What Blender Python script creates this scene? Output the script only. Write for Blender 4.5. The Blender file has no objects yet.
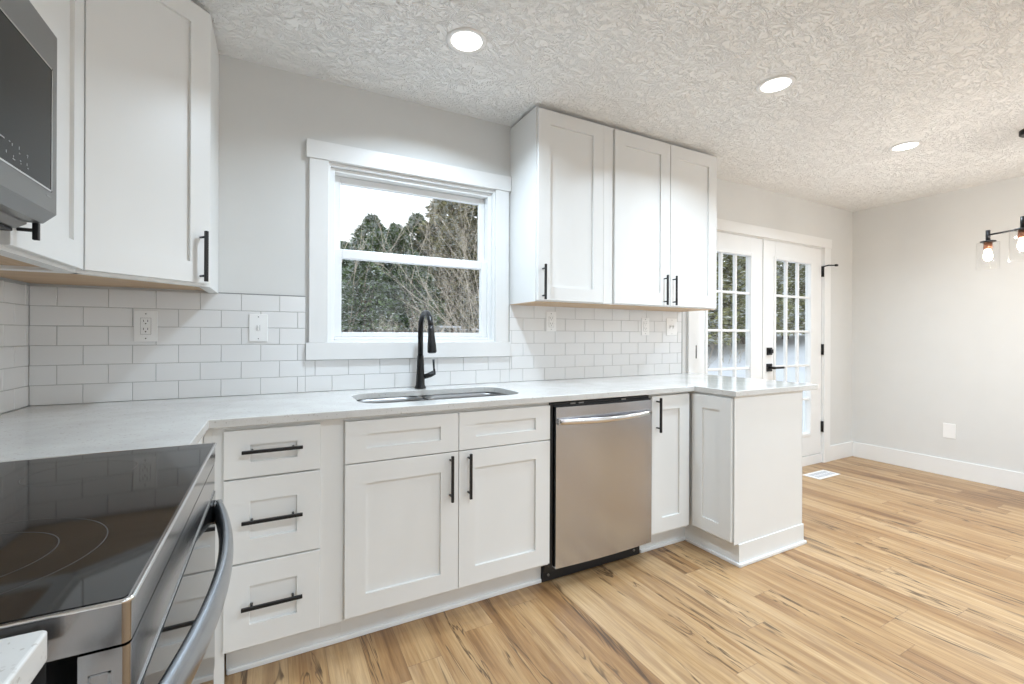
import bpy, bmesh, math, random
from mathutils import Vector, Matrix
C = bpy.context.scene
COL = C.collection
PI = math.pi
# ------------------------------------------------------------------ camera
cam_d = bpy.data.cameras.new('camera')
cam_d.sensor_width = 36.0
cam_d.lens = 449.5 / 1024 * 36
cam_d.shift_y = -6.4 / 1024
cam_d.clip_start = 0.02
cam = bpy.data.objects.new('camera', cam_d)
COL.objects.link(cam)
cam.matrix_world = (Matrix.Translation((0.8385, -2.4063, 1.1939)) @ Matrix.Rotation(math.radians(-27.804), 4, 'Z')
                    @ Matrix.Rotation(PI / 2, 4, 'X') @ Matrix.Rotation(math.radians(0.2464), 4, 'Z'))
C.camera = cam
# ------------------------------------------------------------------ world: a pale overcast winter sky
W = bpy.data.worlds.new('sky'); C.world = W; W.use_nodes = True
wn = W.node_tree; wn.nodes.clear()
wo = wn.nodes.new('ShaderNodeOutputWorld'); wb = wn.nodes.new('ShaderNodeBackground')
tc = wn.nodes.new('ShaderNodeTexCoord'); sp = wn.nodes.new('ShaderNodeSeparateXYZ'); rp = wn.nodes.new('ShaderNodeValToRGB')
wn.links.new(tc.outputs['Generated'], sp.inputs[0]); wn.links.new(sp.outputs['Z'], rp.inputs[0])
rp.color_ramp.elements[0].position = 0.0; rp.color_ramp.elements[0].color = (0.97, 0.97, 0.97, 1)
rp.color_ramp.elements[1].position = 0.6; rp.color_ramp.elements[1].color = (0.78, 0.88, 1.0, 1)
wn.links.new(rp.outputs[0], wb.inputs[0]); wb.inputs[1].default_value = 1.55
wn.links.new(wb.outputs[0], wo.inputs[0])
# ------------------------------------------------------------------ exposure / view
C.view_settings.view_transform = 'Standard'
C.view_settings.look = 'None'
C.view_settings.gamma = 1.0
C.view_settings.use_curve_mapping = False
C.view_settings.exposure = 0.37
C.cycles.max_bounces = 12
C.cycles.diffuse_bounces = 7
C.cycles.glossy_bounces = 5
C.cycles.transparent_max_bounces = 24
C.cycles.use_denoising = True
C.cycles.sample_clamp_indirect = 6.0
CAN_W = 13.0        # watts of each recessed can
HC = 2.455          # ceiling height
CANS = [(1.56, -.61), (3.05, -1.03), (4.515, -.99), (1.56, -2.45), (3.05, -2.6), (4.515, -2.6), (1.56, -4.2), (3.05, -4.2), (4.515, -4.2)]  # after the back row: unseen cans added for even room light

# ================================================================== materials
def newmat(name):
    m = bpy.data.materials.new(name); m.use_nodes = True
    nt = m.node_tree; b = nt.nodes['Principled BSDF']
    return m, nt, b
def node(nt, t, **kw):
    n = nt.nodes.new(t)
    for k, v in kw.items(): setattr(n, k, v)
    return n
def ramp(nt, src, pts):
    r = node(nt, 'ShaderNodeValToRGB'); e = r.color_ramp.elements
    while len(e) < len(pts): e.new(0.5)
    for i, (p, c) in enumerate(pts):
        e[i].position = p; e[i].color = (*c, 1)
    nt.links.new(src, r.inputs[0]); return r.outputs[0]
def objco(nt, scale=(1, 1, 1)):
    t = node(nt, 'ShaderNodeTexCoord'); mp = node(nt, 'ShaderNodeMapping')
    nt.links.new(t.outputs['Object'], mp.inputs[0]); mp.inputs['Scale'].default_value = scale
    return mp.outputs[0]
def noise(nt, co, scale, detail=3, rough=.5, dist=0):
    n = node(nt, 'ShaderNodeTexNoise'); nt.links.new(co, n.inputs['Vector'])
    n.inputs['Scale'].default_value = scale; n.inputs['Detail'].default_value = detail
    n.inputs['Roughness'].default_value = rough; n.inputs['Distortion'].default_value = dist
    return n.outputs[0]
def bump(nt, b, h, strength=.1, dist=.002):
    bn = node(nt, 'ShaderNodeBump'); nt.links.new(h, bn.inputs['Height'])
    bn.inputs['Strength'].default_value = strength; bn.inputs['Distance'].default_value = dist
    nt.links.new(bn.outputs[0], b.inputs['Normal'])
def simple(name, col, rough=.5, metal=0, var=.03, scale=6, bmp=0, spec=.5, coat=0):
    m, nt, b = newmat(name)
    co = objco(nt)
    n = noise(nt, co, scale, 3)
    lo = tuple(max(0, c * (1 - var)) for c in col); hi = tuple(min(1, c * (1 + var)) for c in col)
    nt.links.new(ramp(nt, n, [(.3, lo), (.7, hi)]), b.inputs['Base Color'])
    b.inputs['Roughness'].default_value = rough; b.inputs['Metallic'].default_value = metal
    b.inputs['Specular IOR Level'].default_value = spec
    b.inputs['Coat Weight'].default_value = coat
    if bmp: bump(nt, b, noise(nt, co, 140, 2), bmp, .001)
    return m
def math_(nt, op, a, b=None, c=None):
    n = node(nt, 'ShaderNodeMath', operation=op)
    for i, v in enumerate((a, b, c)):
        if v is None: continue
        if isinstance(v, (int, float)): n.inputs[i].default_value = v
        else: nt.links.new(v, n.inputs[i])
    return n.outputs[0]
def mixc(nt, f, a, b, mode='MIX'):
    n = node(nt, 'ShaderNodeMix', data_type='RGBA', blend_type=mode)
    for i, v in ((0, f), (6, a), (7, b)):
        if isinstance(v, (int, float)): n.inputs[i].default_value = v
        elif isinstance(v, tuple): n.inputs[i].default_value = (*v, 1)
        else: nt.links.new(v, n.inputs[i])
    return n.outputs[2]

M = {}
M['wall'] = simple('wall_paint', (.69, .69, .675), .7, var=.01, bmp=.15)
M['trim'] = simple('trim_paint', (.80, .80, .79), .35, var=.008)
M['cab'] = simple('cabinet_paint', (.765, .765, .75), .36, var=.012, scale=3)
M['black'] = simple('black_metal', (.013, .013, .014), .35, metal=.3, var=.1)
M['blackplastic'] = simple('black_plastic', (.012, .012, .013), .4, var=.1)
M['gasket'] = simple('dark_recess', (.02, .02, .02), .7)
M['plate'] = simple('white_plastic', (.86, .86, .85), .3, var=.005)
M['slot'] = simple('slot_dark', (.06, .06, .055), .6)
M['vinyl'] = simple('white_vinyl', (.83, .84, .84), .3, var=.005)
M['copper'] = simple('copper_socket', (.28, .12, .07), .3, metal=.8)
M['register'] = simple('register_white', (.82, .82, .82), .4)
M['grey'] = simple('grey_paint', (.25, .25, .25), .4)
M['legend'] = simple('control_legend', (.34, .34, .34), .5)
M['bark'] = simple('bark', (.16, .12, .09), .9, var=.4, scale=20)
M['twig'] = simple('bare_branch_bark', (.50, .43, .35), .9, var=.35, scale=9)
M['siding'] = simple('outside_siding', (.7, .7, .68), .6)

def mat_wood(name, c1, c2, axis=0):
    m, nt, b = newmat(name)
    s = [30, 30, 30]; s[axis] = 2
    n = noise(nt, objco(nt, tuple(s)), 1.5, 5, .6, .4)
    nt.links.new(ramp(nt, n, [(.25, c1), (.75, c2)]), b.inputs['Base Color'])
    b.inputs['Roughness'].default_value = .5
    return m
M['ply'] = mat_wood('maple_underside', (.42, .27, .15), (.62, .44, .27))
M['tablewood'] = mat_wood('weathered_wood', (.5, .48, .46), (.7, .69, .67))

def mat_steel(name, col=(.62, .61, .6), rough=.28, axis=2, br=.12):
    m, nt, b = newmat(name)
    s = [260, 260, 260]; s[axis] = 2.5
    n = noise(nt, objco(nt, tuple(s)), 1, 3)
    nt.links.new(ramp(nt, n, [(.3, tuple(c * .985 for c in col)), (.7, tuple(min(1, c * 1.015) for c in col))]), b.inputs['Base Color'])
    rr = node(nt, 'ShaderNodeMapRange'); nt.links.new(n, rr.inputs[0])
    rr.inputs[3].default_value = rough * .95; rr.inputs[4].default_value = rough * 1.06
    nt.links.new(rr.outputs[0], b.inputs['Roughness'])
    b.inputs['Metallic'].default_value = 1
    bump(nt, b, n, br, .00012)
    return m
M['steel'] = mat_steel('brushed_steel', (.50, .51, .545), .24)
M['steelh'] = mat_steel('brushed_steel_front', (.32, .31, .31), .17, axis=1, br=.04)
M['steeldark'] = mat_steel('dark_steel', (.30, .295, .285), .3, axis=0)
M['handle'] = mat_steel('handle_steel', (.42, .45, .49), .25, axis=1)
M['sinksteel'] = mat_steel('sink_steel', (.24, .235, .23), .42, axis=0)
M['chrome'] = simple('chrome_trim', (.8, .8, .8), .12, metal=1)

def mat_quartz():
    m, nt, b = newmat('quartz')
    co = objco(nt)
    base = ramp(nt, noise(nt, co, 7, 4), [(.3, (.58, .57, .55)), (.7, (.67, .665, .645))])
    v = node(nt, 'ShaderNodeTexVoronoi'); nt.links.new(co, v.inputs['Vector']); v.inputs['Scale'].default_value = 110
    sel = math_(nt, 'GREATER_THAN', noise(nt, co, 60, 1), .60)
    spk = math_(nt, 'MULTIPLY', math_(nt, 'LESS_THAN', v.outputs['Distance'], .33), sel)
    c = mixc(nt, math_(nt, 'MULTIPLY', spk, .5), base, (.36, .33, .29))
    v2 = node(nt, 'ShaderNodeTexVoronoi'); nt.links.new(co, v2.inputs['Vector']); v2.inputs['Scale'].default_value = 190
    spk2 = math_(nt, 'MULTIPLY', math_(nt, 'LESS_THAN', v2.outputs['Distance'], .3), math_(nt, 'GREATER_THAN', noise(nt, co, 35, 1), .52))
    c = mixc(nt, math_(nt, 'MULTIPLY', spk2, .4), c, (.5, .48, .45))
    nt.links.new(c, b.inputs['Base Color']); b.inputs['Roughness'].default_value = .13
    return m
M['quartz'] = mat_quartz()
def mat_tile():
    m, nt, b = newmat('glazed_tile')
    co = objco(nt)
    nt.links.new(ramp(nt, noise(nt, co, 2.5, 2), [(.3, (.76, .76, .755)), (.7, (.79, .79, .785))]), b.inputs['Base Color'])
    b.inputs['Roughness'].default_value = .1
    bump(nt, b, noise(nt, co, 9, 1), .12, .004)
    return m
M['tile'] = mat_tile()
M['grout'] = simple('grout', (.47, .47, .46), .9, var=.06, scale=30)
def mat_glass(name, tint=(.97, .98, .98), spec=1.0):
    m = bpy.data.materials.new(name); m.use_nodes = True; nt = m.node_tree; nt.nodes.clear()
    o = node(nt, 'ShaderNodeOutputMaterial'); mx = node(nt, 'ShaderNodeMixShader'); t = node(nt, 'ShaderNodeBsdfTransparent'); g = node(nt, 'ShaderNodeBsdfGlossy')
    f = node(nt, 'ShaderNodeFresnel'); f.inputs[0].default_value = 1.45
    gm = node(nt, 'ShaderNodeNewGeometry'); front = math_(nt, 'SUBTRACT', 1.0, gm.outputs['Backfacing'])
    nt.links.new(math_(nt, 'MULTIPLY', math_(nt, 'MULTIPLY', f.outputs[0], spec), front), mx.inputs[0])
    t.inputs[0].default_value = (*tint, 1); g.inputs['Roughness'].default_value = .02
    nt.links.new(t.outputs[0], mx.inputs[1]); nt.links.new(g.outputs[0], mx.inputs[2]); nt.links.new(mx.outputs[0], o.inputs[0])
    return m
M['glass'] = mat_glass('window_glass')
M['shade_glass'] = mat_glass('clear_shade_glass', (.985, .985, .985), .7)
def mat_blackglass():
    m, nt, b = newmat('black_ceramic_glass')
    n = noise(nt, objco(nt), 90, 2)
    nt.links.new(ramp(nt, n, [(.3, (.012, .012, .012)), (.7, (.017, .016, .016))]), b.inputs['Base Color'])
    b.inputs['Roughness'].default_value = .045
    b.inputs['Specular IOR Level'].default_value = .36
    return m
M['blackglass'] = mat_blackglass()
M['mwglass'] = simple('microwave_glass', (.010, .010, .010), .12, var=.05, spec=.3)
M['ring'] = simple('burner_ring', (.065, .062, .06), .3)
def mat_emit(name, col, s):
    m, nt, b = newmat(name)
    b.inputs['Base Color'].default_value = (*col, 1)
    n = noise(nt, objco(nt), 4, 1)
    nt.links.new(ramp(nt, n, [(0, col), (1, col)]), b.inputs['Emission Color']); b.inputs['Emission Strength'].default_value = s
    return m
M['lens'] = mat_emit('led_lens', (1, .98, .95), 2.5)
M['bulb'] = mat_emit('bulb_glow', (1, .86, .68), 5.0)

def mat_ceiling():
    m, nt, b = newmat('stomped_ceiling')
    co = objco(nt)
    w = node(nt, 'ShaderNodeVectorMath', operation='MULTIPLY_ADD')
    nz = node(nt, 'ShaderNodeTexNoise'); nt.links.new(co, nz.inputs['Vector']); nz.inputs['Scale'].default_value = 9; nz.inputs['Detail'].default_value = 3
    nt.links.new(nz.outputs['Color'], w.inputs[0]); w.inputs[1].default_value = (.16, .16, .16); nt.links.new(co, w.inputs[2])
    wc = w.outputs[0]
    def ridge(scale, d, thin, seed):
        mp = node(nt, 'ShaderNodeMapping'); nt.links.new(wc, mp.inputs[0]); mp.inputs['Location'].default_value = (seed * 3, seed * 2.3, seed); mp.inputs['Rotation'].default_value = (0, 0, seed)
        mp.inputs['Scale'].default_value = (1, 1.9, 1)
        n = noise(nt, mp.outputs[0], scale, 1, .5, d)
        a = math_(nt, 'ABSOLUTE', math_(nt, 'SUBTRACT', n, .5))
        r = node(nt, 'ShaderNodeMapRange', interpolation_type='SMOOTHSTEP'); nt.links.new(a, r.inputs[0])
        r.inputs[1].default_value = 0; r.inputs[2].default_value = thin; r.inputs[3].default_value = 1; r.inputs[4].default_value = 0
        msk = node(nt, 'ShaderNodeMapRange', interpolation_type='SMOOTHSTEP'); nt.links.new(noise(nt, mp.outputs[0], scale * 1.6, 1), msk.inputs[0])
        msk.inputs[1].default_value = .50; msk.inputs[2].default_value = .58
        return math_(nt, 'MULTIPLY', r.outputs[0], msk.outputs[0])
    h = ridge(20, .5, .06, .3)
    for sc_, sd_ in ((22, 1.4), (17, 2.6), (19, 5.1), (16, 3.3)): h = math_(nt, 'MAXIMUM', h, ridge(sc_, .5, .055, sd_))
    h2 = math_(nt, 'ADD', h, math_(nt, 'MULTIPLY', noise(nt, co, 40, 2), .08))
    b.inputs['Base Color'].default_value = (.80, .80, .785, 1)
    nt.links.new(ramp(nt, noise(nt, co, 2, 2), [(.2, (.91, .91, .90)), (.8, (.93, .93, .92))]), b.inputs['Base Color'])
    b.inputs['Roughness'].default_value = .8
    bump(nt, b, h2, .8, .006)
    return m
M['ceiling'] = mat_ceiling()

def mat_floor():
    m, nt, b = newmat('maple_plank_floor')
    t = node(nt, 'ShaderNodeTexCoord'); s = node(nt, 'ShaderNodeSeparateXYZ'); nt.links.new(t.outputs['Object'], s.inputs[0])
    PW, PL = .127, 1.22
    xs = math_(nt, 'DIVIDE', math_(nt, 'ADD', s.outputs['X'], .005), PW); row = math_(nt, 'FLOOR', xs); fx = math_(nt, 'FRACT', xs)
    wn1 = node(nt, 'ShaderNodeTexWhiteNoise', noise_dimensions='1D'); nt.links.new(row, wn1.inputs['W'])
    ys = math_(nt, 'ADD', math_(nt, 'DIVIDE', s.outputs['Y'], PL), math_(nt, 'MULTIPLY', wn1.outputs['Value'], 5.3))
    cel = math_(nt, 'FLOOR', ys); fy = math_(nt, 'FRACT', ys)
    cmb = node(nt, 'ShaderNodeCombineXYZ'); nt.links.new(row, cmb.inputs[0]); nt.links.new(cel, cmb.inputs[1])
    wn2 = node(nt, 'ShaderNodeTexWhiteNoise', noise_dimensions='2D'); nt.links.new(cmb.outputs[0], wn2.inputs['Vector'])
    pid = wn2.outputs['Value']
    # grain coordinates, shifted per plank
    gx = math_(nt, 'ADD', s.outputs['X'], math_(nt, 'MULTIPLY', pid, 37.0)); gy = math_(nt, 'ADD', s.outputs['Y'], math_(nt, 'MULTIPLY', pid, 11.0))
    def gco(sx, sy):
        c = node(nt, 'ShaderNodeCombineXYZ'); nt.links.new(math_(nt, 'MULTIPLY', gx, sx), c.inputs[0]); nt.links.new(math_(nt, 'MULTIPLY', gy, sy), c.inputs[1]); return c.outputs[0]
    broad = noise(nt, gco(15, 1.0), 1, 4, .6, .8)
    fine = noise(nt, gco(120, 4), 1, 4, .65, .3)
    tone = math_(nt, 'ADD', math_(nt, 'MULTIPLY', pid, .26), math_(nt, 'MULTIPLY', broad, .78))
    base = ramp(nt, tone, [(.30, (.25, .14, .065)), (.42, (.43, .265, .125)), (.54, (.56, .385, .20)), (.74, (.68, .51, .31))])
    base = mixc(nt, .55, base, ramp(nt, fine, [(.32, (.50, .40, .30)), (.62, (1.0, .97, .92))]), 'MULTIPLY')
    base = mixc(nt, 1.0, base, (.83, .78, .74), 'MULTIPLY')
    # dark mineral streaks along the grain
    st = noise(nt, gco(8, .75), 1, 4, .62, .9)
    a = math_(nt, 'ABSOLUTE', math_(nt, 'SUBTRACT', st, .56))
    r = node(nt, 'ShaderNodeMapRange', interpolation_type='SMOOTHSTEP'); nt.links.new(a, r.inputs[0]); r.inputs[1].default_value = 0; r.inputs[2].default_value = .022; r.inputs[3].default_value = 1; r.inputs[4].default_value = 0
    mk = node(nt, 'ShaderNodeMapRange', interpolation_type='SMOOTHSTEP'); nt.links.new(noise(nt, gco(5, 1.6), 1, 2), mk.inputs[0]); mk.inputs[1].default_value = .44; mk.inputs[2].default_value = .52
    strk = math_(nt, 'MULTIPLY', r.outputs[0], mk.outputs[0])
    base = mixc(nt, math_(nt, 'MULTIPLY', strk, .9), base, (.075, .042, .022))
    # soft brown clouds around streaks
    cl = node(nt, 'ShaderNodeMapRange', interpolation_type='SMOOTHSTEP'); nt.links.new(noise(nt, gco(16, 1.3), 1, 3, .6, .8), cl.inputs[0]); cl.inputs[1].default_value = .50; cl.inputs[2].default_value = .68
    base = mixc(nt, math_(nt, 'MULTIPLY', cl.outputs[0], .6), base, (.26, .145, .07))
    # joints
    ex = math_(nt, 'MINIMUM', fx, math_(nt, 'SUBTRACT', 1, fx)); ey = math_(nt, 'MINIMUM', fy, math_(nt, 'SUBTRACT', 1, fy))
    j = math_(nt, 'MAXIMUM', math_(nt, 'LESS_THAN', ex, .010), math_(nt, 'LESS_THAN', ey, .0011))
    base = mixc(nt, math_(nt, 'MULTIPLY', j, .5), base, (.16, .09, .05))
    nt.links.new(base, b.inputs['Base Color'])
    rr = node(nt, 'ShaderNodeMapRange'); nt.links.new(fine, rr.inputs[0]); rr.inputs[3].default_value = .30; rr.inputs[4].default_value = .42
    nt.links.new(rr.outputs[0], b.inputs['Roughness'])
    hh = math_(nt, 'SUBTRACT', math_(nt, 'MULTIPLY', fine, .15), j)
    bump(nt, b, hh, .25, .0012)
    return m
M['floor'] = mat_floor()

def mat_foliage(name, dark, mid, snow=.35):
    m, nt, b = newmat(name)
    co = objco(nt)
    c = ramp(nt, noise(nt, co, 1.7, 5, .7), [(.3, dark), (.7, mid)])
    g = node(nt, 'ShaderNodeNewGeometry'); s = node(nt, 'ShaderNodeSeparateXYZ'); nt.links.new(g.outputs['True Normal'], s.inputs[0])
    up = math_(nt, 'GREATER_THAN', math_(nt, 'ADD', math_(nt, 'ABSOLUTE', s.outputs['Z']), math_(nt, 'MULTIPLY', noise(nt, co, 3.5, 3), .9)), 1.50 - snow * .3)
    c = mixc(nt, math_(nt, 'MULTIPLY', up, .85), c, (.72, .735, .74))
    nt.links.new(c, b.inputs['Base Color']); b.inputs['Roughness'].default_value = .8
    return m
M['pine'] = mat_foliage('pine_needles', (.04, .075, .03), (.25, .33, .15), .62)
M['pine2'] = mat_foliage('spruce_needles', (.07, .08, .035), (.45, .41, .22), .5)
M['hedge'] = mat_foliage('arborvitae_leaves', (.07, .085, .03), (.50, .49, .24), .60)
M['snow'] = simple('snow', (.64, .65, .67), .8, var=.06, scale=.9, bmp=.2)
M['brush'] = simple('dry_brush', (.22, .16, .11), .9, var=.4, scale=4)

# ================================================================== mesh helpers
class MB:
    def __init__(s): s.bm = bmesh.new()
    def _m(s, geom, Mx):
        if Mx is not None: bmesh.ops.transform(s.bm, matrix=Mx, verts=[g for g in geom if isinstance(g, bmesh.types.BMVert)])
    def box(s, x0, x1, y0, y1, z0, z1, bev=0, Mx=None, mi=0):
        vs = [s.bm.verts.new((x, y, z)) for x in (x0, x1) for y in (y0, y1) for z in (z0, z1)]
        fs = [s.bm.faces.new([vs[i] for i in q]) for q in ((0, 1, 3, 2), (4, 6, 7, 5), (0, 4, 5, 1), (2, 3, 7, 6), (0, 2, 6, 4), (1, 5, 7, 3))]
        for f in fs: f.material_index = mi
        if bev:
            es = list({e for f in fs for e in f.edges})
            r = bmesh.ops.bevel(s.bm, geom=es, offset=bev, segments=2, affect='EDGES', profile=.5)
            allv = list({v for f in r['faces'] for v in f.verts} | {v for v in vs if v.is_valid})
            for f in r['faces']: f.material_index = mi
            vs = allv
        s._m(vs, Mx); return s
    def prism(s, pts, z0, z1, Mx=None, mi=0, smooth=False):
        a = [s.bm.verts.new((x, y, z0)) for x, y in pts]; b = [s.bm.verts.new((x, y, z1)) for x, y in pts]
        n = len(pts); fs = [s.bm.faces.new(list(reversed(a))), s.bm.faces.new(b)]
        for i in range(n):
            f = s.bm.faces.new((a[i], a[(i + 1) % n], b[(i + 1) % n], b[i])); f.smooth = smooth; fs.append(f)
        for f in fs: f.material_index = mi
        s._m(a + b, Mx); return s
    def lathe(s, prof, n=32, Mx=None, mi=0, caps=True, smooth=True):
        rings = []
        for r, z in prof: rings.append([s.bm.verts.new((r * math.cos(2 * PI * k / n), r * math.sin(2 * PI * k / n), z)) for k in range(n)])
        for a, b in zip(rings, rings[1:]):
            for k in range(n):
                f = s.bm.faces.new((a[k], a[(k + 1) % n], b[(k + 1) % n], b[k])); f.smooth = smooth; f.material_index = mi
        if caps:
            f = s.bm.faces.new(list(reversed(rings[0]))); f.material_index = mi
            f = s.bm.faces.new(rings[-1]); f.material_index = mi
        s._m([v for r in rings for v in r], Mx); return s
    def tube(s, pts, rad, n=12, mi=0, flat=None, caps=True):
        pts = [Vector(p) for p in pts]; rings = []
        rads = rad if isinstance(rad, (list, tuple)) else [rad] * len(pts)
        up = Vector((0, 0, 1))
        prev = None
        for i, p in enumerate(pts):
            d = (pts[min(i + 1, len(pts) - 1)] - pts[max(i - 1, 0)]).normalized()
            if prev is None:
                u = up.cross(d) if abs(d.z) < .95 else Vector((1, 0, 0)).cross(d)
                u.normalize()
            else:
                u = prev - d * prev.dot(d); u.normalize()
            prev = u; v = d.cross(u)
            a, b = (rads[i], rads[i]) if flat is None else (rads[i] * flat[0], rads[i] * flat[1])
            rings.append([s.bm.verts.new(p + u * a * math.cos(2 * PI * k / n) + v * b * math.sin(2 * PI * k / n)) for k in range(n)])
        for a, b in zip(rings, rings[1:]):
            for k in range(n):
                f = s.bm.faces.new((a[k], a[(k + 1) % n], b[(k + 1) % n], b[k])); f.smooth = True; f.material_index = mi
        if caps:
            s.bm.faces.new(list(reversed(rings[0]))).material_index = mi; s.bm.faces.new(rings[-1]).material_index = mi
        return s
    def build(s, name, mats, parent=None, loc=None, rotz=0, fix=True):
        if fix: bmesh.ops.recalc_face_normals(s.bm, faces=s.bm.faces[:])
        me = bpy.data.meshes.new(name); s.bm.to_mesh(me); s.bm.free()
        for mm in (mats if isinstance(mats, (list, tuple)) else [mats]): me.materials.append(mm)
        o = bpy.data.objects.new(name, me); COL.objects.link(o)
        if parent: o.parent = parent
        if loc: o.location = loc
        o.rotation_euler.z = rotz
        return o
def tag(o, label=None, cat=None, group=None, kind=None):
    if label: o['label'] = label
    if cat: o['category'] = cat
    if group: o['group'] = group
    if kind: o['kind'] = kind
    return o
def thing(name, label, cat, loc=(0, 0, 0), rotz=0, group=None):
    o = bpy.data.objects.new(name, None); COL.objects.link(o); o.empty_display_size = .1
    o.location = loc; o.rotation_euler.z = rotz
    return tag(o, label, cat, group)
def struct(o): o['kind'] = 'structure'; return o
def copy_tree(o, parent=None):
    c = o.copy(); COL.objects.link(c); c.parent = parent
    for ch in list(o.children): copy_tree(ch, c)
    return c

def shaker_mesh(mb, x0, x1, z0, z1, rail=.076, t=.019, rec=.010, fr=0.0, railx=None):
    """shaker front: front plane at y=fr-t ... back at y=fr, recessed panel facing -y"""
    rx = rail if railx is None else railx
    yb, yf = fr, fr - t; yp = yf + rec; e = .0015
    bm = mb.bm
    def ring(xa, xb, za, zb, y): return [bm.verts.new(v) for v in ((xa, y, za), (xb, y, za), (xb, y, zb), (xa, y, zb))]
    r = [ring(x0, x1, z0, z1, yb), ring(x0, x1, z0, z1, yf + e), ring(x0 + e, x1 - e, z0 + e, z1 - e, yf),
         ring(x0 + rx, x1 - rx, z0 + rail, z1 - rail, yf), ring(x0 + rx + .001, x1 - rx - .001, z0 + rail + .001, z1 - rail - .001, yp)]
    for a, b in zip(r, r[1:]):
        for k in range(4): bm.faces.new((a[k], a[(k + 1) % 4], b[(k + 1) % 4], b[k]))
    bm.faces.new(r[-1]); bm.faces.new(list(reversed(r[0])))
    return mb
def bar_pull(parent, cx, cz, length, vertical, yface):
    """bar pull on a face at y=yface, standing 34 mm off"""
    mb = MB(); L = length / 2; yo = yface - .031; r = .0055
    if vertical:
        mb.box(cx - r, cx + r, yo - r, yo + r, cz - L, cz + L, .0015)
        for s in (-1, 1): mb.tube([(cx, yface + .0005, cz + s * (L - .022)), (cx, yo, cz + s * (L - .022))], .0042, 10)
    else:
        mb.box(cx - L, cx + L, yo - r, yo + r, cz - r, cz + r, .0015)
        for s in (-1, 1): mb.tube([(cx + s * (L - .03), yface + .0005, cz), (cx + s * (L - .03), yo, cz)], .0042, 10)
    return mb.build('handle', M['black'], parent)

# ================================================================== room shell
XR, YN = 5.98, -5.2
def wall_with_holes(name, axis, c0, c1, u0, u1, z0, z1, holes, mat):
    """axis 'y': wall spans x in u, thickness y c0..c1; axis 'x': spans y in u, thickness x"""
    mb = MB()
    us = sorted({u0, u1, *[h[0] for h in holes], *[h[1] for h in holes]}); zs = sorted({z0, z1, *[h[2] for h in holes], *[h[3] for h in holes]})
    for a, b in zip(us, us[1:]):
        for c, d in zip(zs, zs[1:]):
            if any(h[0] <= a and b <= h[1] and h[2] <= c and d <= h[3] for h in holes): continue
            if axis == 'y': mb.box(a, b, c0, c1, c, d)
            else: mb.box(c0, c1, a, b, c, d)
    bmesh.ops.remove_doubles(mb.bm, verts=mb.bm.verts[:], dist=1e-5)
    # drop interior faces
    seen = {}
    for f in mb.bm.faces[:]:
        k = tuple(sorted(v.index for v in f.verts)); 
    mb.bm.verts.index_update()
    for f in mb.bm.faces[:]:
        seen.setdefault(tuple(sorted(v.index for v in f.verts)), []).append(f)
    dele = [f for fs in seen.values() if len(fs) > 1 for f in fs]
    bmesh.ops.delete(mb.bm, geom=dele, context='FACES')
    return struct(mb.build(name, mat))
WH = (1.07, 1.988, 1.156, 2.05)      # window hole
DH = (3.69, 5.45, 0.0, 2.04)         # french door hole
wall_with_holes('wall_back', 'y', 0, .16, -.168, XR + .16, 0, HC, [WH, DH], M['wall'])
wall_with_holes('wall_left', 'x', -.168, -.008, YN, 0, 0, HC, [], M['wall'])
wall_with_holes('wall_right', 'x', XR, XR + .16, YN, 0, 0, HC, [(-4.2, -2.2, .7, 2.15)], M['wall'])
wall_with_holes('wall_front', 'y', YN - .16, YN, -.168, XR + .16, 0, HC, [(.9, 3.3, .02, 2.15), (3.8, 5.6, .6, 2.15)], M['wall'])
struct(MB().box(-.168, XR + .16, YN - .16, .16, -.12, 0).build('floor', M['floor']))
mb = MB(); mb.box(-.168, XR + .16, YN - .16, .16, HC, HC + .12)
struct(mb.build('ceiling', M['ceiling']))

# ---- window over the sink
wf = MB()
yF0, yF1 = .035, .12
wx0, wx1, wz0, wz1 = 1.07, 1.988, 1.156, 2.05
# jamb liner
wf.box(wx0, wx0 + .012, -.001, yF1, wz0, wz1, 0); wf.box(wx1 - .012, wx1, -.001, yF1, wz0, wz1); wf.box(wx0 + .012, wx1 - .012, -.001, yF1, wz1 - .012, wz1); wf.box(wx0 + .012, wx1 - .012, -.001, yF1, wz0, wz0 + .012)
for (a, b, c, d) in ((wx0 + .012, wx0 + .034, wz0 + .012, wz1 - .012), (wx1 - .034, wx1 - .012, wz0 + .012, wz1 - .012), (wx0 + .034, wx1 - .034, wz1 - .034, wz1 - .012), (wx0 + .034, wx1 - .034, wz0 + .012, wz0 + .028)):
    wf.box(a, b, .022, yF1, c, d, .003)
w1 = struct(wf.build('window_1', M['vinyl']))
def sash(x0, x1, z0, z1, y0, y1, st, rt, rb, mb):
    mb.box(x0, x0 + st, y0, y1, z0, z1, .003); mb.box(x1 - st, x1, y0, y1, z0, z1, .003)
    mb.box(x0 + st, x1 - st, y0, y1, z1 - rt, z1, .003); mb.box(x0 + st, x1 - st, y0, y1, z0, z0 + rb, .003)
    return mb
sU = sash(wx0 + .035, wx1 - .035, 1.605, wz1 - .035, .072, .10, .032, .035, .035, MB()).build('upper_sash', M['vinyl'], w1)
sL = sash(wx0 + .034, wx1 - .034, wz0 + .029, 1.632, .036, .070, .035, .046, .024, MB()).build('lower_sash', M['vinyl'], w1)
MB().box(wx0 + .067, wx1 - .067, .084, .087, 1.640, wz1 - .070).build('pane', M['glass'], sU)
MB().box(wx0 + .069, wx1 - .069, .051, .054, wz0 + .053, 1.586).build('pane', M['glass'], sL)
cs = MB()
cs.box(.984, 1.07, -.018, 0, 1.156, 2.055, .0015); cs.box(1.988, 2.074, -.018, 0, 1.156, 2.055, .0015)
cs.box(.970, 2.086, -.024, 0, 2.0555, 2.143, .0015)
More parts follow.
